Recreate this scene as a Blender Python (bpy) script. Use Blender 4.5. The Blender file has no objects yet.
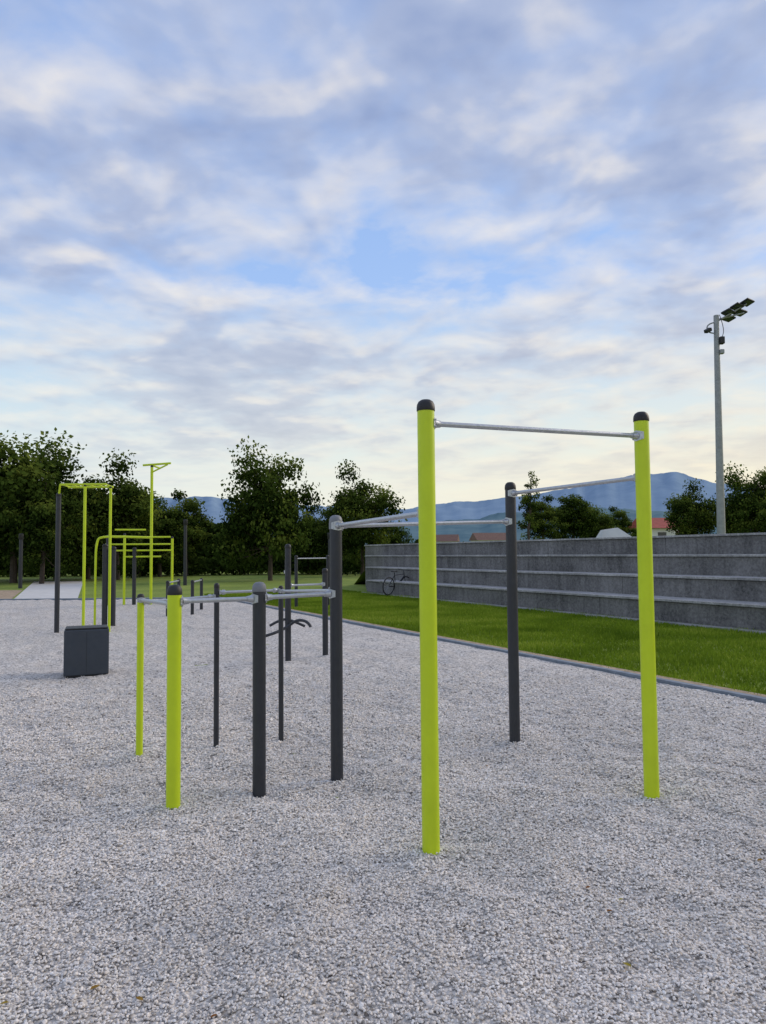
import bpy, bmesh, math, random
import numpy as np
from mathutils import Vector, Matrix
random.seed(7); rng=np.random.default_rng(7)
scene=bpy.context.scene
scene.view_settings.view_transform='Standard'; scene.view_settings.look='None'; scene.view_settings.exposure=0
COL=scene.collection
# ------------------------------------------------------------ helpers
def link(o,parent=None):
    COL.objects.link(o)
    if parent: o.parent=parent
    return o
def empty(name,loc=(0,0,0)):
    o=bpy.data.objects.new(name,None); o.empty_display_size=.2; o.location=loc
    return link(o)
def new_mat(name):
    m=bpy.data.materials.new(name); m.use_nodes=True
    nt=m.node_tree; b=nt.nodes['Principled BSDF']
    return m,nt,b
def N(nt,t,**kw):
    n=nt.nodes.new(t)
    for k,v in kw.items(): setattr(n,k,v)
    return n
def ramp(nt,fac,stops):
    r=N(nt,'ShaderNodeValToRGB'); cr=r.color_ramp
    while len(cr.elements)<len(stops): cr.elements.new(.5)
    for e,(p,c) in zip(cr.elements,stops):
        e.position=p; e.color=(*c,1) if len(c)==3 else c
    nt.links.new(fac,r.inputs[0]); return r.outputs[0]
def noise(nt,vec,scale,detail=4,rough=.5,dist=0):
    n=N(nt,'ShaderNodeTexNoise'); n.inputs['Scale'].default_value=scale
    n.inputs['Detail'].default_value=detail; n.inputs['Roughness'].default_value=rough
    n.inputs['Distortion'].default_value=dist
    if vec: nt.links.new(vec,n.inputs['Vector'])
    return n.outputs['Fac']
def math_(nt,op,a,b=None,clamp=False):
    n=N(nt,'ShaderNodeMath',operation=op,use_clamp=clamp)
    for i,v in enumerate((a,b)):
        if v is None: continue
        if isinstance(v,(int,float)): n.inputs[i].default_value=v
        else: nt.links.new(v,n.inputs[i])
    return n.outputs[0]
def mix(nt,fac,a,b,mode='MIX'):
    n=N(nt,'ShaderNodeMix',data_type='RGBA',blend_type=mode)
    for s,v in ((0,fac),(6,a),(7,b)):
        if isinstance(v,(int,float)): n.inputs[s].default_value=v
        elif isinstance(v,tuple): n.inputs[s].default_value=(*v,1)
        else: nt.links.new(v,n.inputs[s])
    return n.outputs[2]
def bump(nt,h,b,strength=.5,dist=.01):
    n=N(nt,'ShaderNodeBump'); n.inputs['Strength'].default_value=strength; n.inputs['Distance'].default_value=dist
    nt.links.new(h,n.inputs['Height']); nt.links.new(n.outputs[0],b.inputs['Normal'])
def objco(nt): return N(nt,'ShaderNodeTexCoord').outputs['Object']
def simple(name,c,rough=.5,metal=0,var=.12,nscale=14,bstr=.15):
    m,nt,b=new_mat(name); co=objco(nt)
    f=noise(nt,co,nscale,6,.6)
    lo=tuple(x*(1-var) for x in c); hi=tuple(min(1,x*(1+var)) for x in c)
    nt.links.new(ramp(nt,f,[(.3,lo),(.7,hi)]),b.inputs['Base Color'])
    r=ramp(nt,noise(nt,co,nscale*2.3,4),[(.3,(rough*.85,)*3),(.7,(min(1,rough*1.2),)*3)])
    nt.links.new(r,b.inputs['Roughness']); b.inputs['Metallic'].default_value=metal
    bump(nt,noise(nt,co,nscale*8,2),b,bstr,.002)
    return m
def npmesh(name,V,F,mat,cols=None,smooth=False):
    me=bpy.data.meshes.new(name); k=F.shape[1]
    me.vertices.add(len(V)); me.vertices.foreach_set('co',V.astype(np.float32).ravel())
    me.loops.add(F.size); me.loops.foreach_set('vertex_index',F.astype(np.int32).ravel())
    me.polygons.add(len(F)); me.polygons.foreach_set('loop_start',np.arange(0,F.size,k,dtype=np.int32))
    me.update(calc_edges=True)
    me.polygons.foreach_set('use_smooth',np.full(len(F),smooth))
    if cols is not None:
        a=me.color_attributes.new(name='Col',type='FLOAT_COLOR',domain='POINT')
        a.data.foreach_set('color',cols.astype(np.float32).ravel())
    me.materials.append(mat); return me
def lathe(name,prof,mat,loc=(0,0,0),parent=None,seg=28,rot=None):
    bm=bmesh.new(); rings=[]
    for r,z in prof:
        if r<1e-5: rings.append([bm.verts.new((0,0,z))]); continue
        rings.append([bm.verts.new((r*math.cos(2*math.pi*i/seg),r*math.sin(2*math.pi*i/seg),z)) for i in range(seg)])
    for a,b in zip(rings,rings[1:]):
        for i in range(seg):
            j=(i+1)%seg
            if len(a)==1 and len(b)==1: continue
            if len(a)==1: bm.faces.new((a[0],b[i],b[j]))
            elif len(b)==1: bm.faces.new((a[i],a[j],b[0]))
            else: bm.faces.new((a[i],a[j],b[j],b[i]))
    bmesh.ops.recalc_face_normals(bm,faces=bm.faces)
    me=bpy.data.meshes.new(name); bm.to_mesh(me); bm.free()
    for p in me.polygons: p.use_smooth=True
    me.set_sharp_from_angle(angle=math.radians(38))
    me.materials.append(mat); o=bpy.data.objects.new(name,me); o.location=loc
    if rot is not None: o.rotation_mode='QUATERNION'; o.rotation_quaternion=rot
    return link(o,parent)
def tube(name,p,q,r,mat,parent=None,r2=None,seg=16):
    p=Vector(p);q=Vector(q);L=(q-p).length; r2=r if r2 is None else r2
    return lathe(name,[(0,0),(r,0),(r2,L),(0,L)],mat,p,parent,seg,(q-p).to_track_quat('Z','Y'))
def box(name,c,s,mat,parent=None,bev=.01,rotz=0,rot=None,segs=2):
    bm=bmesh.new(); bmesh.ops.create_cube(bm,size=1)
    for v in bm.verts: v.co=Vector((v.co.x*s[0],v.co.y*s[1],v.co.z*s[2]))
    if bev: bmesh.ops.bevel(bm,geom=list(bm.edges),offset=bev,segments=segs,affect='EDGES',profile=.5)
    me=bpy.data.meshes.new(name); bm.to_mesh(me); bm.free(); me.materials.append(mat)
    o=bpy.data.objects.new(name,me); o.location=c; o.rotation_euler=rot if rot else (0,0,rotz)
    return link(o,parent)
def curve_tube(name,pts,r,mat,parent=None):
    cu=bpy.data.curves.new(name,'CURVE'); cu.dimensions='3D'; cu.bevel_depth=r; cu.bevel_resolution=4; cu.use_fill_caps=True
    s=cu.splines.new('NURBS'); s.points.add(len(pts)-1)
    for a,b in zip(s.points,pts): a.co=(*b,1)
    s.use_endpoint_u=True; s.order_u=3; s.resolution_u=8
    cu.materials.append(mat); return link(bpy.data.objects.new(name,cu),parent)
def vn(x,y,s):
    ix=np.floor(x);iy=np.floor(y);fx=x-ix;fy=y-iy;fx=fx*fx*(3-2*fx);fy=fy*fy*(3-2*fy)
    def h(a,b): v=np.sin(a*127.1+b*311.7+s*74.7)*43758.5453; return v-np.floor(v)
    return (h(ix,iy)*(1-fx)+h(ix+1,iy)*fx)*(1-fy)+(h(ix,iy+1)*(1-fx)+h(ix+1,iy+1)*fx)*fy
def gh(x,y):
    return .050*(vn(x*2.6,y*2.6,1)-.5)+.038*(vn(x*6.1,y*6.1,2)-.5)+.014*(vn(x*12.3,y*12.3,4)-.5)+.05*(vn(x*.4,y*.4,3)-.5)
# ------------------------------------------------------------ materials
lime=simple('lime_powder_coat',(.53,.67,.008),.40,0,.06,6,.06)
anth=simple('anthracite_powder_coat',(.021,.024,.031),.45,0,.15,9,.08)
rub=simple('black_rubber',(.012,.012,.014),.5,0,.2,20)
steel=simple('galvanised_steel',(.46,.48,.51),.36,.75,.12,40,.1)
greyp=simple('grey_plastic',(.18,.19,.21),.5,0,.1,20)
boxm=simple('box_grey_panel',(.036,.046,.060),.6,0,.10,4)
polem=simple('lamp_pole_zinc',(.30,.31,.32),.55,.3,.15,5)
white=simple('white_render',(.7,.7,.68),.8,0,.08,1)
roofr=simple('red_roof_tiles',(.32,.06,.045),.8,0,.25,2)
roofb=simple('brown_roof_tiles',(.16,.09,.07),.8,0,.25,2)
glass=simple('window_glass',(.03,.04,.05),.15,0,.1,2)
kerbm=simple('kerb_concrete',(.19,.225,.27),.85,0,.25,6,.4)
edgm=simple('sand_edge',(.36,.27,.18),.95,0,.4,9,.5)
pathm=simple('path_concrete',(.58,.57,.55),.9,0,.12,2,.4)
bark=simple('bark',(.06,.045,.035),.95,0,.4,8,.8)

def concrete(name,base,dark):
    m,nt,b=new_mat(name); g_=N(nt,'ShaderNodeNewGeometry'); co=g_.outputs['Position']
    big=noise(nt,co,.8,6,.65); fine=noise(nt,co,16,6,.75)
    mp=N(nt,'ShaderNodeMapping'); mp.inputs['Scale'].default_value=(2.6,2.6,.3); nt.links.new(co,mp.inputs[0])
    streak=noise(nt,mp.outputs[0],1.8,5,.7)
    s=math_(nt,'ADD',math_(nt,'MULTIPLY',big,.30),math_(nt,'ADD',math_(nt,'MULTIPLY',streak,.25),math_(nt,'MULTIPLY',fine,.45)))
    nt.links.new(ramp(nt,s,[(.39,dark),(.50,base),(.61,tuple(x*1.6 for x in base))]),b.inputs['Base Color'])
    b.inputs['Roughness'].default_value=.9
    bump(nt,math_(nt,'ADD',fine,noise(nt,co,6,5)),b,.9,.03); return m
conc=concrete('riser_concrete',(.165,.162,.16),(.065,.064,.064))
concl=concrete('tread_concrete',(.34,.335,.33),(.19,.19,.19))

# gravel sheet
gm,nt,b=new_mat('gravel_bed'); co=objco(nt)
v1=N(nt,'ShaderNodeTexVoronoi'); v1.inputs['Scale'].default_value=64; nt.links.new(co,v1.inputs['Vector'])
v2=N(nt,'ShaderNodeTexVoronoi'); v2.inputs['Scale'].default_value=34; nt.links.new(co,v2.inputs['Vector'])
sp=N(nt,'ShaderNodeSeparateColor'); nt.links.new(v1.outputs['Color'],sp.inputs[0])
sp2=N(nt,'ShaderNodeSeparateColor'); nt.links.new(v2.outputs['Color'],sp2.inputs[0])
cf=math_(nt,'ADD',math_(nt,'MULTIPLY',sp.outputs[0],.6),math_(nt,'MULTIPLY',sp2.outputs[1],.4))
c1=ramp(nt,cf,[(.08,(.14,.125,.115)),(.32,(.48,.445,.41)),(.62,(.70,.655,.605)),(.95,(.85,.81,.76))])
patch=noise(nt,co,1.6,5,.65)
c2=mix(nt,1.0,c1,ramp(nt,patch,[(.3,(.84,.83,.82)),(.7,(1,1,1))]),'MULTIPLY')
nt.links.new(c2,b.inputs['Base Color']); b.inputs['Roughness'].default_value=.92
bump(nt,math_(nt,'SUBTRACT',1.0,math_(nt,'ADD',v1.outputs['Distance'],v2.outputs['Distance'])),b,.9,.010)
sm,nt,b=new_mat('gravel_stone'); a=N(nt,'ShaderNodeVertexColor',layer_name='Col')
nt.links.new(a.outputs[0],b.inputs['Base Color'])
b.inputs['Roughness'].default_value=.85
# grass ground
grm,nt,b=new_mat('grass_ground'); co=objco(nt)
f1=noise(nt,co,.35,5,.6); f2=noise(nt,co,9,6,.7); f3=noise(nt,co,60,3,.7)
s=math_(nt,'ADD',math_(nt,'MULTIPLY',f1,.4),math_(nt,'ADD',math_(nt,'MULTIPLY',f2,.3),math_(nt,'MULTIPLY',f3,.3)))
nt.links.new(ramp(nt,s,[(.36,(.075,.115,.010)),(.5,(.18,.25,.024)),(.64,(.28,.32,.055))]),b.inputs['Base Color'])
b.inputs['Roughness'].default_value=.95; bump(nt,math_(nt,'ADD',f2,f3),b,.5,.03)
def leafmat(name,stops,trans=.3):
    m,nt,b=new_mat(name); nt.nodes.remove(b); out=nt.nodes['Material Output']
    a=N(nt,'ShaderNodeVertexColor',layer_name='Col'); sp=N(nt,'ShaderNodeSeparateColor'); nt.links.new(a.outputs[0],sp.inputs[0])
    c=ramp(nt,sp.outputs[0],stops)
    d=N(nt,'ShaderNodeBsdfDiffuse'); t=N(nt,'ShaderNodeBsdfTranslucent'); mx=N(nt,'ShaderNodeMixShader'); mx.inputs[0].default_value=trans
    nt.links.new(c,d.inputs[0]); nt.links.new(c,t.inputs[0]); nt.links.new(d.outputs[0],mx.inputs[1]); nt.links.new(t.outputs[0],mx.inputs[2])
    nt.links.new(mx.outputs[0],out.inputs[0]); return m
blade=leafmat('grass_blade',[(0,(.06,.115,.010)),(.5,(.21,.31,.026)),(1,(.42,.46,.08))],.35)
leafA=leafmat('leaf_dark',[(0,(.013,.026,.006)),(.6,(.07,.11,.020)),(1,(.17,.21,.038))],.32)
leafB=leafmat('leaf_mid',[(0,(.018,.034,.007)),(.6,(.09,.13,.024)),(1,(.20,.24,.040))],.32)

# ------------------------------------------------------------ ground
d=Vector((-.46,.888,0)).normalized(); n=Vector((.888,.46,0)).normalized()
K0=Vector((3.98,7.83,0))
def xr(y): return K0.x+(y-K0.y)*(d.x/d.y)
g=npmesh('ground',np.array([[-3000,-300,-.05],[3000,-300,-.05],[3000,4000,-.05],[-3000,4000,-.05]],float),np.array([[0,1,2,3]]),grm)
link(bpy.data.objects.new('ground',g))
ys=list(np.arange(-8,1,.3))+list(np.arange(1,12,.05)); y=12;st=.07
while y<27: ys.append(y); y+=st; st*=1.05
ys.append(27.0); ys=np.array(ys)
ss=list(np.arange(0,10,.05)); s_=10; st=.08
while s_<60: ss.append(s_); s_+=st; st*=1.09
ss=np.array(ss)
Y,S=np.meshgrid(ys,ss,indexing='ij'); X=xr(Y)-S-.02
Z=gh(X,Y)*np.clip(S/.5,.35,1)
V=np.stack([X,Y,Z],-1).reshape(-1,3); ny,nx=Y.shape
I=np.arange(ny*nx).reshape(ny,nx)
F=np.stack([I[:-1,1:],I[:-1,:-1],I[1:,:-1],I[1:,1:]],-1).reshape(-1,4)
link(bpy.data.objects.new('gravel_area',npmesh('gravel_area',V,F,gm,smooth=True)))
# loose stones
M=2000000
py=rng.uniform(1.5,10.5,M); px=rng.uniform(-1,1,M)*7.3
ok=(np.abs(px)<.60*py+.9)&(px<xr(py)-.05)
dist=np.hypot(px,py); dens=np.clip(1.0-(dist-3.2)/8.0,.0,1)**1.6
full=M/(9*14.6); tgt=7800
ok&=rng.random(M)<dens*tgt/full
px=px[ok];py=py[ok];n_s=len(px)
t=(1+5**.5)/2
ico=np.array([(-1,t,0),(1,t,0),(-1,-t,0),(1,-t,0),(0,-1,t),(0,1,t),(0,-1,-t),(0,1,-t),(t,0,-1),(t,0,1),(-t,0,-1),(-t,0,1)],float)/1.9
icf=np.array([(0,11,5),(0,5,1),(0,1,7),(0,7,10),(0,10,11),(1,5,9),(5,11,4),(11,10,2),(10,7,6),(7,1,8),(3,9,4),(3,4,2),(3,2,6),(3,6,8),(3,8,9),(4,9,5),(2,4,11),(6,2,10),(8,6,7),(9,8,1)])
size=rng.uniform(.0034,.0074,n_s)*(1+.4*np.clip((np.hypot(px,py)-3.5)/5,0,1)); size[rng.random(n_s)<.03]*=1.5
vv=ico[None]*(1+rng.uniform(-.28,.28,(n_s,12,1)))
vv=vv*np.stack([rng.uniform(.8,1.35,n_s),rng.uniform(.7,1.1,n_s),rng.uniform(.5,.9,n_s)],-1)[:,None]
an=rng.uniform(0,6.283,n_s); ti=rng.normal(0,.35,n_s)
ct,stt=np.cos(ti)[:,None],np.sin(ti)[:,None]
x1=vv[...,0];y1=vv[...,1]*ct-vv[...,2]*stt; z1=vv[...,1]*stt+vv[...,2]*ct
ca,sa=np.cos(an)[:,None],np.sin(an)[:,None]
vv=np.stack([x1*ca-y1*sa,x1*sa+y1*ca,z1],-1)*size[:,None,None]
gz=gh(px,py)*np.clip((xr(py)-.02-px)/.5,.35,1)
vv+=np.stack([px,py,gz+size*.35+rng.uniform(0,.005,n_s)],-1)[:,None]
FF=(icf[None]+(np.arange(n_s)*12)[:,None,None]).reshape(-1,3)
lum=np.clip(rng.normal(.72,.11,n_s),.16,.92); dk=rng.random(n_s)<.08; lum[dk]=rng.uniform(.16,.42,dk.sum())
lum*=(.88+.17*vn(px*1.5,py*1.5,8)); wm=rng.normal(0,.022,n_s)
cc=np.stack([lum*(1.045+wm),lum*.975,lum*(.905-wm),np.ones(n_s)],-1)
cc=np.repeat(cc[:,None],12,1).reshape(-1,4)
link(bpy.data.objects.new('gravel_stones',npmesh('gravel_stones',vv.reshape(-1,3),FF,sm,cc)))
# a few fallen leaves on the gravel
litm=leafmat('dry_leaf',[(0,(.20,.07,.03)),(.6,(.33,.22,.05)),(1,(.30,.36,.05))],.2)
L=26; lx_=rng.uniform(-2.6,2.6,L); ly_=rng.uniform(2.3,7,L); Vl=[];Cl=[];Fl=[]
for i in range(L):
    x,y=lx_[i],ly_[i]
    if abs(x)>.55*y: x*=.4
    z=float(gh(np.array([x]),np.array([y]))[0])+.018; a_=random.uniform(0,6.28); s1=random.uniform(.010,.022)
    pts=[(-1,0,0),(-.3,-.45,.15),(.4,-.4,.2),(1,0,.05),(.4,.4,.25),(-.3,.45,.15)]
    for p in pts: Vl.append((x+s1*(p[0]*math.cos(a_)-p[1]*math.sin(a_)),y+s1*(p[0]*math.sin(a_)+p[1]*math.cos(a_)),z+s1*p[2]))
    Fl.append(list(range(6*i,6*i+6))); Cl+= [(random.random(),)*3+(1,)]*0 or [(rng.random(),0,0,1)]*6
Cl=np.array(Cl); Cl=np.repeat(Cl[::6],6,0)
link(bpy.data.objects.new('fallen_leaves',npmesh('fallen_leaves',np.array(Vl),np.array(Fl),litm,Cl)))
def strip(name,off0,off1,z0,z1,mat,a=-16,bb=22):
    p=[K0+n*off0+d*a,K0+n*off1+d*a,K0+n*off1+d*bb,K0+n*off0+d*bb]
    V=np.array([[q.x,q.y,z] for z in (z0,z1) for q in p])
    F=np.array([[0,3,2,1],[4,5,6,7],[0,1,5,4],[1,2,6,5],[2,3,7,6],[3,0,4,7]])
    return link(bpy.data.objects.new(name,npmesh(name,V,F,mat)))
strip('kerb',0,.09,-.1,.040,kerbm)
strip('sand_strip',.093,.32,-.1,.018,edgm)
V=np.array([[-45,27,-.1],[xr(27),27,-.1],[xr(27),27.12,-.1],[-45,27.12,-.1],[-45,27,.05],[xr(27),27,.05],[xr(27),27.12,.05],[-45,27.12,.05]],float)
F=np.array([[0,3,2,1],[4,5,6,7],[0,1,5,4],[1,2,6,5],[2,3,7,6],[3,0,4,7]])
link(bpy.data.objects.new('kerb',npmesh('kerb',V,F,kerbm)))
def poly(name,pts,z,mat):
    link(bpy.data.objects.new(name,npmesh(name,np.array([[a,b_,z] for a,b_ in pts],float),np.array([list(range(len(pts)))]),mat)))
poly('path',[(-13.6,27.13),(-11.2,27.13),(-19.4,48),(-22.6,48)],-.044,pathm)
poly('bare_earth',[(-22,27.13),(-13.7,27.13),(-17.5,36),(-30,36)],-.043,edgm)
# lawn blades
A=220000
u=rng.uniform(.24,6.4,A); w=-8+rng.random(A)**1.35*33
bx=K0.x+n.x*u+d.x*w; by=K0.y+n.y*u+d.y*w
h=rng.uniform(.04,.085,A)*(0.7+.6*vn(bx*2,by*2,5))*np.where(u<.45,1.3,1); wd=rng.uniform(.004,.009,A)*(1+np.hypot(bx,by)/22); an=rng.uniform(0,6.283,A)
lx=rng.normal(0,.025,A); ly=rng.normal(0,.025,A)
z0=np.full(A,-.052)
V=np.stack([np.stack([bx-np.cos(an)*wd,by-np.sin(an)*wd,z0],-1),np.stack([bx+np.cos(an)*wd,by+np.sin(an)*wd,z0],-1),np.stack([bx+lx,by+ly,z0+h],-1)],1)
cv=np.clip(.05+.95*(.5*vn(bx*1.3,by*1.3,6)+.5*vn(bx*.45,by*.45,16))*rng.uniform(.5,1.3,A)+(rng.random(A)<.06)*.4,0,1); cv=np.repeat(cv[:,None],3,1); cv[:,:2]*=.65
cc=np.stack([cv,cv,cv,np.ones_like(cv)],-1).reshape(-1,4)
link(bpy.data.objects.new('lawn_grass',npmesh('lawn_grass',V.reshape(-1,3),np.arange(A*3).reshape(-1,3),blade,cc)))

# ------------------------------------------------------------ calisthenics rack
rack=empty('calisthenics_pull_up_rack')
def post(x,y,h,r,mat,cap,par,name='post'):
    z0=gh(np.array([x]),np.array([y]))[0]-.08
    ch=.055 if r>.035 else .03
    lathe(name,[(0,z0),(r,z0),(r,h-ch),(0,h-ch)],mat,(x,y,0),par,36)
    R=r*1.07
    lathe(name+'_cap',[(R*.98,h-ch-.012),(R,h-ch-.01),(R,h-ch+.008),(R*.96,h-ch*.55),(R*.8,h-ch*.25),(R*.5,h-ch*.06),(0,h)],cap,(x,y,0),par,36)
P=dict(A=(.244,4.095),B=(1.734,4.911),C=(1.096,6.336),D=(-.346,5.398),E=(-.855,5.103),F=(-1.345,4.778),G=(-1.953,5.972),H=(-1.407,6.259),I=(-.910,6.577))
post(*P['A'],2.455,.048,lime,rub,rack,'lime_post')
post(*P['B'],2.53,.048,lime,rub,rack,'lime_post')
post(*P['C'],2.20,.045,anth,rub,rack,'dark_post')
post(*P['D'],1.88,.045,anth,greyp,rack,'dark_post')
post(*P['E'],1.41,.045,anth,greyp,rack,'dark_post')
post(*P['F'],1.41,.045,lime,rub,rack,'lime_post')
post(*P['G'],1.29,.027,lime,rub,rack,'thin_post')
post(*P['H'],1.36,.022,anth,rub,rack,'thin_post')
post(*P['I'],1.32,.022,anth,rub,rack,'thin_post')
def sleeve(x,y,z0,z1,r):
    lathe('cap_sleeve',[(r+.0005,z0),(r+.005,z0+.002),(r+.005,z1),(r+.0005,z1+.002)],greyp,(x,y,0),rack,36)
sleeve(*P['D'],1.775,1.822,.045)
UP=Vector((0,0,1))
def bar(p,q,z1,z2,pr=.047,qr=.047,par=None,r=.0155):
    par=par or rack
    a=Vector((*P[p],z1)); c=Vector((*P[q],z2)); dr=(c-a).normalized()
    tube('bar',a+dr*pr,c-dr*qr,r,steel,par)
    for pt,rr,s in ((a,pr,1),(c,qr,-1)):
        k=min(1,rr/.047); dd=dr*s; side=dd.cross(UP).normalized()
        bm=bmesh.new(); R0=rr+.0005; R1=rr+.006; hh=.036*k; M1=9; vs=[]
        for kx in range(M1):
            th=math.radians(-58+116*kx/(M1-1)); v=dd*math.cos(th)+side*math.sin(th)
            edge=1-.35*abs(kx-(M1-1)/2)/((M1-1)/2)
            vs.append([bm.verts.new(pt+v*R+UP*zz*hh*edge) for R,zz in ((R0,-1),(R1,-1),(R1,1),(R0,1))])
        for a_,b_ in zip(vs,vs[1:]):
            for m_ in range(4): bm.faces.new((a_[m_],a_[(m_+1)%4],b_[(m_+1)%4],b_[m_]))
        bm.faces.new(vs[0]); bm.faces.new(vs[-1][::-1]); bmesh.ops.recalc_face_normals(bm,faces=bm.faces)
        me=bpy.data.meshes.new('clamp_plate'); bm.to_mesh(me); bm.free(); me.materials.append(steel); link(bpy.data.objects.new('clamp_plate',me),par)
        lathe('bar_socket',[(0,0),(.026*k,0),(.025*k,.010),(.021,.022),(.0195,.042),(.0,.043)],steel,pt+dd*(rr+.004),par,20,dd.to_track_quat('Z','Y'))
        for sd in (-1,1):
            for zz in(-.018*k,.018*k):
                v=(dd*math.cos(.75)+side*sd*math.sin(.75)); tube('bolt',pt+v*(rr+.003)+UP*zz,pt+v*(rr+.013)+UP*zz,.0055*k,steel,par,seg=8)
bar('A','B',2.32,2.365)
bar('B','C',2.09,2.10)
bar('A','D',1.82,1.80)
bar('D','C',1.80,1.86)
bar('E','D',1.30,1.31)
bar('F','E',1.30,1.295)
bar('F','G',1.28,1.24,.047,.03,r=.014)
bar('G','H',1.22,1.25,.03,.026,r=.011)
bar('H','I',1.28,1.28,.026,.026,r=.011)
bar('I','D',1.27,1.33,.026,.047,r=.012)

# ------------------------------------------------------------ other equipment
eq=empty('low_bar_station')
P['J']=(-1.45,11.26);P['K']=(-.92,11.67);P['L']=(-1.62,12.4)
post(*P['J'],1.75,.045,anth,rub,eq); post(*P['K'],1.37,.045,anth,rub,eq); post(*P['L'],1.5,.03,anth,rub,eq)
bar('J','K',1.12,1.12,par=eq); bar('J','L',1.3,1.3,par=eq)
curve_tube('handle',[(-1.75,10.9,.40),(-1.62,10.95,.43),(-1.45,11.2,.50),(-1.3,11.1,.62),(-1.12,11.0,.60),(-1.08,10.98,.52)],.022,anth,eq)
curve_tube('handle',[(-1.72,11.2,.52),(-1.55,11.25,.62),(-1.4,11.26,.60),(-1.2,11.3,.50)],.02,anth,eq)

bx_=empty('plyometric_box',(-4.03,10.1,-.01)); bx_.rotation_euler=(0,0,.38)
box('panel_body',(0,0,.325),(.56,.42,.60),boxm,bx_,.018,segs=4)
box('base_plinth',(0,0,.0),(.50,.36,.06),rub,bx_,.008)
box('top_pad',(0,0,.636),(.53,.39,.025),rub,bx_,.01)
box('seam',(0,-.2105,.325),(.004,.003,.54),rub,bx_,0)

mk=empty('monkey_bar_frame')
def pst(x,y,h,r,m,par): post(x,y,h,r,m,rub,par)
pst(-6.80,15.47,2.92,.050,anth,mk)
pst(-6.20,15.35,3.08,.030,lime,mk); pst(-5.76,15.6,3.06,.028,lime,mk)
for yy,zz in((15.35,3.08),(15.75,3.06)):
    tube('top_rail',(-6.72,yy,zz),(-5.76,yy,zz),.024,lime,mk)
tube('top_rail',(-6.72,15.35,3.08),(-6.80,15.47,2.85),.02,lime,mk)
for k in range(6): tube('rung',(-6.68+k*.18,15.35,3.08),(-6.68+k*.18,15.75,3.06),.014,lime,mk)
pst(-6.27,16.7,1.86,.06,anth,mk); pst(-6.10,16.75,1.80,.055,anth,mk)
curve_tube('lime_hoop',[(-6.45,16.6,0),(-6.45,16.6,1.2),(-6.44,16.6,1.95),(-6.3,16.6,2.02),(-5.9,16.7,2.02),(-5.3,17.0,2.0)],.026,lime,mk)
ld=empty('climbing_frame')
for (x,y,h,m,r) in ((-7.46,23.8,4.5,lime,.045),(-8.0,23.8,1.85,anth,.06),(-8.25,23.6,2.3,lime,.04),(-8.75,23.5,2.25,anth,.05),(-6.9,24.2,2.2,lime,.04)):
    pst(x,y,h,r,m,ld)
for z,x0,x1 in ((2.42,-8.6,-7.7),(2.18,-8.6,-6.9),(1.95,-8.9,-6.9),(1.75,-8.9,-6.85),(1.55,-8.3,-7.2)):
    tube('rail',(x0,23.7,z),(x1,24.0,z),.026,lime,ld)
tube('top_arm',(-7.75,23.8,4.50),(-6.85,23.8,4.56),.034,lime,ld)
tube('top_arm',(-7.5,23.8,4.25),(-6.95,23.8,4.52),.025,lime,ld)
tube('top_arm',(-7.46,23.8,4.5),(-7.46,24.6,4.5),.03,lime,ld)
pb=empty('parallel_bars')
for (x,y) in ((-5.85,21.2),(-5.30,21.6),(-5.7,19.6),(-5.15,20.0)): post(x,y,.92,.045,anth,rub,pb)
tube('bar',(-5.85,21.2,.86),(-5.7,19.6,.86),.02,steel,pb); tube('bar',(-5.30,21.6,.86),(-5.15,20.0,.86),.02,steel,pb)
pc=empty('pull_up_bar')
for (x,y) in ((-2.65,22.5),(-1.75,23.3)): post(x,y,1.55,.05,anth,rub,pc)
tube('bar',(-2.65,22.5,1.45),(-1.75,23.3,1.45),.02,steel,pc)
for (x,y,h) in ((-10.7,40,3.5),(-18.6,38,2.75),(-2.6,36,2.6)):
    e=empty('bollard_light',(0,0,0))
    lathe('shaft',[(0,-.05),(.10,-.05),(.09,h-.3),(0,h-.3)],anth,(x,y,0),e,16)
    lathe('lamp_head',[(0,h-.298),(.11,h-.298),(.12,h-.28),(.12,h-.02),(.09,h),(0,h)],rub,(x,y,0),e,16)

bi=empty('bicycle',(.50,28.6,0)); bi.rotation_euler=(math.radians(5),0,math.radians(50))
def torus(name,c,R,r,mat,par):
    bpy.ops.mesh.primitive_torus_add(major_radius=R,minor_radius=r,major_segments=36,minor_segments=8,location=c,rotation=(math.pi/2,0,0))
    o=bpy.context.object; o.name=name; o.data.materials.append(mat); o.parent=par
for x in(-.52,.52):
    torus('wheel',(x,0,.34),.33,.022,rub,bi)
    for k in range(8):
        a_=k*math.pi/8; tube('spoke',(x-.31*math.cos(a_),0,.34-.31*math.sin(a_)),(x+.31*math.cos(a_),0,.34+.31*math.sin(a_)),.003,steel,bi,seg=5)
for p,q in (((-.52,0,.34),(-.1,0,.30)),((-.1,0,.30),(-.22,0,.85)),((-.22,0,.75),(.36,0,.78)),((-.1,0,.30),(.38,0,.70)),((-.52,0,.34),(-.2,0,.75)),((.52,0,.34),(.34,0,.92))):
    tube('frame_tube',p,q,.018,anth,bi,seg=8)
tube('handlebar',(.34,-.28,.95),(.34,.28,.95),.014,rub,bi,seg=8)
box('saddle',(-.24,0,.90),(.26,.13,.05),rub,bi,.02)

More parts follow.
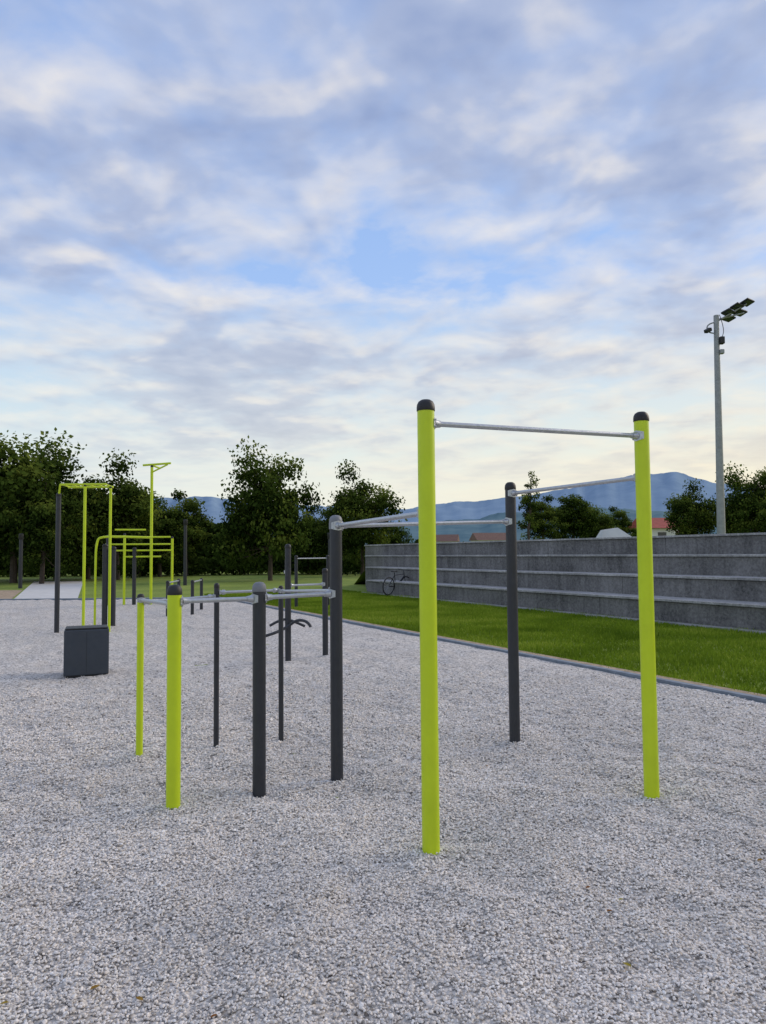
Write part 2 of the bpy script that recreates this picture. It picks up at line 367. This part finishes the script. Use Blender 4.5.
# ------------------------------------------------------------ terrace seating
tr=empty('concrete_terrace_seating')
W0=Vector((7.50,14.75,0))
ang=math.atan2(d.y,d.x)
RH=.5;TD=.80;LB=4.8
for i in range(4):
    far=17.8 + i*1.7
    tt=-19.5
    while tt<far:
        L=min(LB,far-tt)
        c=W0+n*(TD*i+TD/2+.01)+d*(tt+L/2)
        zt=RH*(i+1)
        box('riser_block',(c.x,c.y,(zt-.06-.3)/2+random.uniform(-.003,.003)),(L-.010,TD,zt-.06+.3),conc,tr,.015,rotz=ang)
        c2=W0+n*(TD*i+TD/2-.015)+d*(tt+L/2)
        box('tread_slab',(c2.x,c2.y,zt-.028+random.uniform(-.002,.002)),(L-.008,TD+.05,.054),concl,tr,.008,rotz=ang)
        tt+=LB
c=W0+n*(-.12)+d*(-.8)
box('foot_kerb',(c.x,c.y,-.03),(37.4,.22,.07),concl,tr,.01,rotz=ang)
def q(o_,t_,z): v_=W0+n*o_+d*t_; return [v_.x,v_.y,z]
V=np.array([q(3.24,-19.5,1.93),q(3.24,22.6,1.93),q(6,23.5,1.8),q(60,60,1.6),q(120,-19.5,1.6),q(3.24,26,-.06),q(62,66,-.06),q(124,-30,-.06),q(3.24,-30,-.06)],float)
me=bpy.data.meshes.new('raised_ground'); me.from_pydata([tuple(v) for v in V],[],[(0,4,3,2,1),(1,2,5),(2,3,6,5),(3,4,7,6),(4,0,8,7)])
me.materials.append(grm); link(bpy.data.objects.new('raised_ground',me))

# ------------------------------------------------------------ trees
def tree_mesh(name,H,W,seed,mat,low=.16,nc=46,per=190,leaf=.16,cs=.19):
    r=np.random.default_rng(seed); random.seed(seed)
    bm=bmesh.new()
    def limb(p,q,r1,r2,seg=7):
        p=Vector(p);q=Vector(q);L=(q-p).length
        M_=Matrix.Translation((p+q)/2)@(q-p).to_track_quat('Z','Y').to_matrix().to_4x4()
        bmesh.ops.create_cone(bm,cap_ends=False,segments=seg,radius1=r1,radius2=r2,depth=L,matrix=M_)
    tr_=H*.018
    pts=[Vector((0,0,-.15)),Vector((random.uniform(-.1,.1),random.uniform(-.1,.1),H*.25)),Vector((random.uniform(-.3,.3),random.uniform(-.3,.3),H*.55)),Vector((random.uniform(-.4,.4),random.uniform(-.4,.4),H*.85))]
    rad=[tr_*1.3,tr_,tr_*.6,tr_*.2]
    for a,b_,r1,r2 in zip(pts,pts[1:],rad,rad[1:]): limb(a,b_,r1,r2,9)
    cen=[];crs=[]
    ph=r.uniform(0,6.28,3)
    for ci in range(nc):
        a=r.uniform(0,6.283); el=math.asin(r.uniform(-.9,1)); rr=r.uniform(.12,1)**.45
        ob=1+.15*math.sin(2*a+ph[0])+.12*math.sin(3*a+ph[1]+el*3)+.09*math.sin(5*el+ph[2])
        hc=(low+.98)/2*H; hv=(.98-low)/2*H*.86
        c=np.array([W*.41*rr*ob*math.cos(el)*math.cos(a),W*.41*rr*ob*math.cos(el)*math.sin(a),hc-.03*H+hv*rr*ob*math.sin(el)])
        cen.append(c); crs.append(r.uniform(.45,1.0)*W*cs)
        if r.random()<.5:
            z=c[2]/H; base=pts[1].lerp(pts[2],min(1,max(0,(z-.3)/.5))) if z<.75 else pts[2].lerp(pts[3],.5)
            mid=base.lerp(Vector(c),.55)+Vector((0,0,-.15))
            limb(base,mid,tr_*.32,tr_*.18,5); limb(mid,c,tr_*.18,tr_*.05,5)
    bm.verts.index_update(); tv=np.array([v.co[:] for v in bm.verts]); tf=np.array([[v.index for v in f.verts] for f in bm.faces])
    Vs=[];Cs=[]
    for c,cr in zip(cen,crs):
        m=int(per*r.uniform(.7,1.3)*(cr/(W*cs*.75))**1.3); dv=r.normal(0,1,(m,3)); dv/=np.linalg.norm(dv,axis=1)[:,None]
        rad_=cr*r.random(m)**.5*r.uniform(.7,1.2,m)
        p=c+dv*rad_[:,None]*np.array([1.1,1.1,.85])
        nn=dv*.6+r.normal(0,.6,(m,3))+np.array([0,0,.35]); nn/=np.linalg.norm(nn,axis=1)[:,None]
        t1=np.cross(nn,r.normal(0,1,(m,3))); t1/=np.linalg.norm(t1,axis=1)[:,None]; t2=np.cross(nn,t1)
        s1=(leaf*r.uniform(.55,1.25,m))[:,None]; s2=s1*r.uniform(.55,.85,(m,1))
        Vs.append(np.stack([p-t1*s1,p-t2*s2+nn*s1*.15,p+t1*s1,p+t2*s2+nn*s1*.15],1))
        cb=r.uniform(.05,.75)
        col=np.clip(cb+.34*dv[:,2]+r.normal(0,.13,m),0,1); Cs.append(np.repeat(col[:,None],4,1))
    LV=np.concatenate(Vs).reshape(-1,3); LC=np.concatenate(Cs).reshape(-1)
    off=len(tv); LF=np.arange(len(LV)).reshape(-1,4)+off
    V=np.concatenate([tv,LV]); F=np.concatenate([tf,LF]); c0=np.concatenate([np.full(off,.5),LC]); cc=np.stack([c0,c0,c0,np.ones_like(c0)],-1)
    bm.free()
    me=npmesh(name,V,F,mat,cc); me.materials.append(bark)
    mi=np.zeros(len(F),np.int32); mi[:len(tf)]=1; me.polygons.foreach_set('material_index',mi)
    return me
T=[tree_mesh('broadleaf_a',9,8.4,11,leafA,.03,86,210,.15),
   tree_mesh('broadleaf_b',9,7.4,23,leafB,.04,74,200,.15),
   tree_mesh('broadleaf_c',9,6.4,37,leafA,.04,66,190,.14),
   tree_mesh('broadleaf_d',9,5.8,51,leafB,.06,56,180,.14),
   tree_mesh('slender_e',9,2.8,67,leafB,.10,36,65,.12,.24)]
def tree(i,x,y,z,H,rot=0,w=1.0):
    o=bpy.data.objects.new('deciduous_tree',T[i]); s=H/9; o.location=(x,y,z-.03); o.scale=(s*w,s*w,s); o.rotation_euler=(0,0,rot); link(o)
def at(px_,Y_): return (px_-383)/740*Y_
TR=[(0,14,46,9.6,.3,1.05),(1,56,52,8.2,2.0,.95),(2,-35,50,10.5,1,1.1),(2,42,44,7.2,1.0,.9),(3,88,52,7.6,.9,1.1),(1,118,50,8.1,2.9,.92),(0,140,58,7.0,1.9,.85),(2,160,56,6.4,4.2,1.1),(3,186,58,7.2,5.0,1.0),
    (0,270,46,8.4,3.3,.78),(1,362,54,8.0,.7,.82),(2,334,58,6.3,2.4,.9),(3,240,60,5.8,1.4,1.0),(1,308,60,5.6,3.1,.95),(2,394,62,5.0,.4,.8)]
for i,pxx,yy,H,ro,w in TR: tree(i,at(pxx,yy),yy,-.05,H,ro,w)
for i,pxx,yy,H,ro,w in [(4,529,44,5.2,.5,.8),(3,543,48,3.9,1.2,1.2),(2,573,50,4.6,2.2,1.15),(1,594,56,3.6,.2,1.0),(3,618,60,3.9,4.1,1.2),
                        (1,692,52,4.8,5.1,.95),(0,757,48,5.6,1.9,.9),(2,735,56,4.7,3.0,1.0),(3,790,44,4.6,3.0,1.1),(3,640,75,2.8,1.1,1.4)]:
    tree(i,at(pxx,yy),yy,1.6,H,ro,w)
def belt(name,x0,x1,y0,hmin,hmax,cnt,seed,mat,z=0,leaf=.4):
    r=np.random.default_rng(seed); x=r.uniform(x0,x1,cnt)
    top=hmin+(hmax-hmin)*(.6*vn(x*.13,x*0,seed)+.4*vn(x*.5,x*0+3,seed+1))
    zz=z+top*np.minimum(1,r.random(cnt)**.8*1.02); yy=y0+r.uniform(-2,2,cnt)
    p=np.stack([x,yy,zz],-1); nn=r.normal(0,1,(cnt,3))+np.array([0,-.5,.5]); nn/=np.linalg.norm(nn,axis=1)[:,None]
    t1=np.cross(nn,r.normal(0,1,(cnt,3))); t1/=np.linalg.norm(t1,axis=1)[:,None]; t2=np.cross(nn,t1); s=(leaf*r.uniform(.4,1.2,cnt))[:,None]
    V=np.stack([p-t1*s,p-t2*s*.7,p+t1*s,p+t2*s*.7],1).reshape(-1,3)
    c=np.clip(.1+.5*vn(x*.9,zz*1.2,seed+4)+r.normal(0,.15,cnt),0,1); c=np.repeat(c,4)
    link(bpy.data.objects.new(name,npmesh(name,V,np.arange(len(V)).reshape(-1,4),mat,np.stack([c,c,c,np.ones_like(c)],-1))))
belt('distant_tree_belt',-75,4,74,1.8,4.6,30000,3,leafA,leaf=.42)
belt('hedge',-45,3,60,1.0,1.8,14000,5,leafA,leaf=.2)
belt('distant_tree_belt',0,110,95,1.2,2.6,22000,9,leafB,z=.5,leaf=.5)

# ------------------------------------------------------------ hills
def hills(name,R,ctrl,mat,seed,thick,am=1):
    az=np.linspace(-60,60,700); px_=383+740*np.tan(np.radians(az))
    yy=np.interp(px_,[c[0] for c in ctrl],[c[1] for c in ctrl])
    ker=np.hanning(13); ker/=ker.sum(); yy=np.convolve(np.pad(yy,6,mode='edge'),ker,'valid')
    top=(553-yy)/740*R+1.6; a=np.radians(az)
    top=top+am*R*(.0040*(vn(az*.55,az*0,seed)-.5)+.0022*(vn(az*1.4,az*0,seed+1)-.5)+.0010*(vn(az*4.3,az*0,seed+2)-.5)+.0005*(vn(az*11,az*0,seed+3)-.5))
    rows=[]
    for k in range(9):
        f=k/8; rr=(R-thick*(1-f))/np.cos(a)
        hz=top*math.sin(f*math.pi/2)*(1- (0 if k in(0,8) else 1)*.14*vn(az*1.3,az*0+k*.6,seed+3)*f)-3*(1-f)
        hz=hz*(rr*np.cos(a)/R)
        rows.append(np.stack([rr*np.sin(a),rr*np.cos(a),hz],-1))
    V=np.concatenate(rows); nx=len(az); I=np.arange(9*nx).reshape(9,nx)
    F=np.stack([I[:-1,:-1],I[:-1,1:],I[1:,1:],I[1:,:-1]],-1).reshape(-1,4)
    link(bpy.data.objects.new(name,npmesh(name,V,F,mat,smooth=True)))
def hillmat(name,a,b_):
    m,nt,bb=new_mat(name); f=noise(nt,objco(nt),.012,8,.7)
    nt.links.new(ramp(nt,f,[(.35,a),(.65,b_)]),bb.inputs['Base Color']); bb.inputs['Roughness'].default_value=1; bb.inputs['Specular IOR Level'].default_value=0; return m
hills('hills',2200,[(-900,500),(120,497),(205,495),(240,500),(400,509),(440,505),(500,500),(560,493),(600,484),(650,475),(680,475),(710,484),(766,493),(1100,500),(1700,480)],hillmat('far_hill_forest_haze',(.19,.28,.40),(.25,.35,.47)),4,600)  # blue atmospheric haze painted into the far ridge's base colour
hills('hills',1300,[(-900,530),(300,530),(420,524),(480,518),(540,511),(600,508),(640,512),(700,513),(766,514),(1100,500),(1700,520)],hillmat('near_hill_forest_haze',(.09,.16,.20),(.15,.23,.26)),8,400)  # darker green layer, with bluish haze also painted into its base colour

# ------------------------------------------------------------ houses
def house(name,c,s,rh,wall,roof,rotz=0):
    e=empty(name,c); e.rotation_euler=(0,0,rotz); w,l,h=s
    box('walls',(0,0,h/2),(w,l,h),wall,e,0)
    bm=bmesh.new(); o_=.5
    vs=[bm.verts.new(v) for v in((-w/2-o_,-l/2-o_,h+.02),(w/2+o_,-l/2-o_,h+.02),(w/2+o_,l/2+o_,h+.02),(-w/2-o_,l/2+o_,h+.02),(-w/2-o_,0,h+rh),(w/2+o_,0,h+rh))]
    for f in((0,1,5,4),(2,3,4,5),(0,4,3),(1,2,5),(3,2,1,0)): bm.faces.new([vs[k] for k in f])
    me=bpy.data.meshes.new('roof'); bm.to_mesh(me); bm.free(); me.materials.append(roof); link(bpy.data.objects.new('roof',me),e)
    k=-w/2+1.2
    while k<w/2-.8:
        box('window',(k,-l/2-.01,h*.55),(1.0,.06,1.2),glass,e,0); k+=2.4
    box('door',(w*.1,-l/2-.012,1.02),(.95,.05,2.0),roofb,e,0)
house('red_roofed_house',(32.6,86,1.8),(5.6,5,2.3),1.3,white,roofr,.15)
house('brown_roofed_house',(36,250,1),(11,8,4.5),2.6,white,roofb,.2)
house('brown_roofed_house',(22,270,1),(10,8,4.5),2.6,white,roofb,-.2)
cn=empty('white_canopy',(16.6,52,1.85))
V=[(-1.4,0,.25),(1.4,0,.40),(1.4,2,.40),(-1.4,2,.25),(-.9,.6,1.25),(.1,.6,1.4),(.1,1.4,1.4),(-.9,1.4,1.25)]
me=bpy.data.meshes.new('fabric'); me.from_pydata(V,[],[(0,1,5,4),(1,2,6,5),(2,3,7,6),(3,0,4,7),(4,5,6,7)]); me.materials.append(white); link(bpy.data.objects.new('fabric',me),cn)
for x,y in((-1.25,.05),(1.25,.05),(1.25,1.95),(-1.25,1.95)): tube('leg',(x,y,-.3),(x,y,.3),.04,steel,cn)

# ------------------------------------------------------------ floodlight mast
fl=empty('floodlight_mast',(14.6,32,0)); fl.rotation_euler=(0,math.radians(.6),0)
tube('pole',(0,0,1.5),(0,0,11.9),.18,polem,fl,r2=.11,seg=20)
tube('base_flange',(0,0,1.9),(0,0,1.98),.28,polem,fl)
tube('crossarm',(-.10,.0,11.55),(1.25,-.2,12.35),.035,polem,fl)
tube('crossarm',(0,.0,11.7),(1.35,.25,12.1),.035,polem,fl)
def flood(c,rz,tilt):
    e=bpy.data.objects.new('floodlight_head',None); link(e,fl); e.location=c; e.rotation_euler=(tilt,.12,rz)
    box('housing',(0,0,0),(.50,.42,.08),rub,e,.03); box('lens',(0,0,-.046),(.40,.32,.012),glass,e,.002)
    for k in range(5): box('fin',(-.16+k*.08,0,.06),(.012,.34,.05),rub,e,0)
    tube('bracket',(0,.0,.1),(0,-.05,-.0),.02,polem,e,seg=8)
flood((.48,-.1,12.0),.6,-.25);flood((.86,-.15,12.24),.5,-.3);flood((1.28,-.2,12.42),.5,-.3);flood((.72,.4,11.9),.4,-.2);flood((1.25,.4,12.16),.4,-.25)
curve_tube('side_arm',[(0,0,11.1),(-.25,0,11.1),(-.45,0,11.25),(-.35,0,11.55),(0,0,11.6)],.03,polem,fl)
box('side_lamp',(-.42,-.1,11.2),(.3,.2,.16),rub,fl,.03,rot=(.3,-.5,.2))
box('camera_box',(.16,-.12,10.75),(.2,.24,.32),rub,fl,.03); box('camera_box',(.15,-.12,10.25),(.18,.2,.2),polem,fl,.03)
curve_tube('cable',[(.1,-.1,11.9),(.3,-.1,11.3),(.2,-.12,10.9),(.05,-.15,10.6)],.015,rub,fl)

# ------------------------------------------------------------ camera
cam=bpy.data.cameras.new('camera'); co_=link(bpy.data.objects.new('camera',cam))
cam.sensor_fit='VERTICAL'; cam.sensor_height=36; cam.lens=26; cam.clip_end=9000; cam.clip_start=.05
M_=Matrix.Rotation(math.radians(93.17),4,'X')@Matrix.Rotation(math.radians(-.5),4,'Z'); M_.translation=(0,0,1.6)
co_.matrix_world=M_; scene.camera=co_
# ------------------------------------------------------------ sun & sky
el,az=math.radians(28),math.radians(62)
sun=bpy.data.lights.new('sun','SUN'); sun.energy=1.8; sun.angle=math.radians(32); sun.color=(1,.86,.68)
so=link(bpy.data.objects.new('sun',sun)); dirn=Vector((math.sin(az)*math.cos(el),math.cos(az)*math.cos(el),math.sin(el)))
so.rotation_mode='QUATERNION'; so.rotation_quaternion=dirn.to_track_quat('Z','Y')
w=bpy.data.worlds.new('World'); scene.world=w; w.use_nodes=True; nt=w.node_tree; bg=nt.nodes['Background']; bg.inputs[1].default_value=.12
sky=N(nt,'ShaderNodeTexSky',sky_type='NISHITA'); sky.sun_disc=False; sky.sun_elevation=el; sky.sun_rotation=az
tc=N(nt,'ShaderNodeTexCoord').outputs['Generated']; sx=N(nt,'ShaderNodeSeparateXYZ'); nt.links.new(tc,sx.inputs[0])
zc=math_(nt,'ADD',math_(nt,'MAXIMUM',sx.outputs[2],0.0),.14)
cb=N(nt,'ShaderNodeCombineXYZ'); nt.links.new(math_(nt,'DIVIDE',sx.outputs[0],zc),cb.inputs[0]); nt.links.new(math_(nt,'DIVIDE',sx.outputs[1],zc),cb.inputs[1])
def mapped(loc):
    mp=N(nt,'ShaderNodeMapping'); mp.inputs['Location'].default_value=loc; mp.inputs['Rotation'].default_value=(0,0,.3); nt.links.new(cb.outputs[0],mp.inputs[0]); return mp.outputs[0]
pv=mapped((5.15,2.2,0)); pv2=mapped((5.19,2.12,0))
big=noise(nt,pv,.9,2,.5,.1); med=noise(nt,pv,3.8,6,.52,.25); med2=noise(nt,pv2,3.8,3,.52,.25); fin=noise(nt,pv,10,4,.5,.2)
bias=ramp(nt,sx.outputs[2],[(.12,(.46,)*3),(.26,(.50,)*3),(.345,(.44,)*3),(.40,(.46,)*3),(.46,(.54,)*3),(.62,(.515,)*3),(.9,(.5,)*3)])
dn=math_(nt,'ADD',math_(nt,'MULTIPLY',big,.46),math_(nt,'ADD',math_(nt,'MULTIPLY',med,.38),math_(nt,'MULTIPLY',fin,.16)))
dn=math_(nt,'ADD',dn,math_(nt,'SUBTRACT',bias,.5))
cov=ramp(nt,dn,[(.38,(0,0,0)),(.47,(.55,.55,.55)),(.56,(.95,.95,.95))])
lit=math_(nt,'MULTIPLY',math_(nt,'SUBTRACT',med,med2),1.1)
thick=math_(nt,'SUBTRACT',dn,math_(nt,'MULTIPLY',lit,.5))
ccol=ramp(nt,thick,[(.38,(7.6,7.2,6.8)),(.47,(5.7,5.8,6.4)),(.54,(3.7,4.3,5.9)),(.64,(2.6,3.3,5.2)),(.74,(2.2,2.8,4.4))])
blue=ramp(nt,sx.outputs[2],[(0,(7.4,7.6,7.0)),(.14,(5.2,6.8,7.8)),(.34,(3.0,4.7,8.1)),(.7,(2.2,3.6,7.0))])
base=mix(nt,.12,blue,sky.outputs[0])
c=mix(nt,cov,base,ccol)
hz=ramp(nt,sx.outputs[2],[(0.0,(.95,.95,.95)),(.08,(.80,.80,.80)),(.17,(.42,.42,.42)),(.34,(.04,.04,.04)),(.5,(0,0,0))])
az_=ramp(nt,math_(nt,'ADD',math_(nt,'MULTIPLY',sx.outputs[0],.5),.5),[(.2,(6.5,7.2,7.1)),(.5,(7.7,7.5,6.3)),(.75,(8.5,7.6,5.5))])
c=mix(nt,hz,c,az_)
nt.links.new(c,bg.inputs[0])
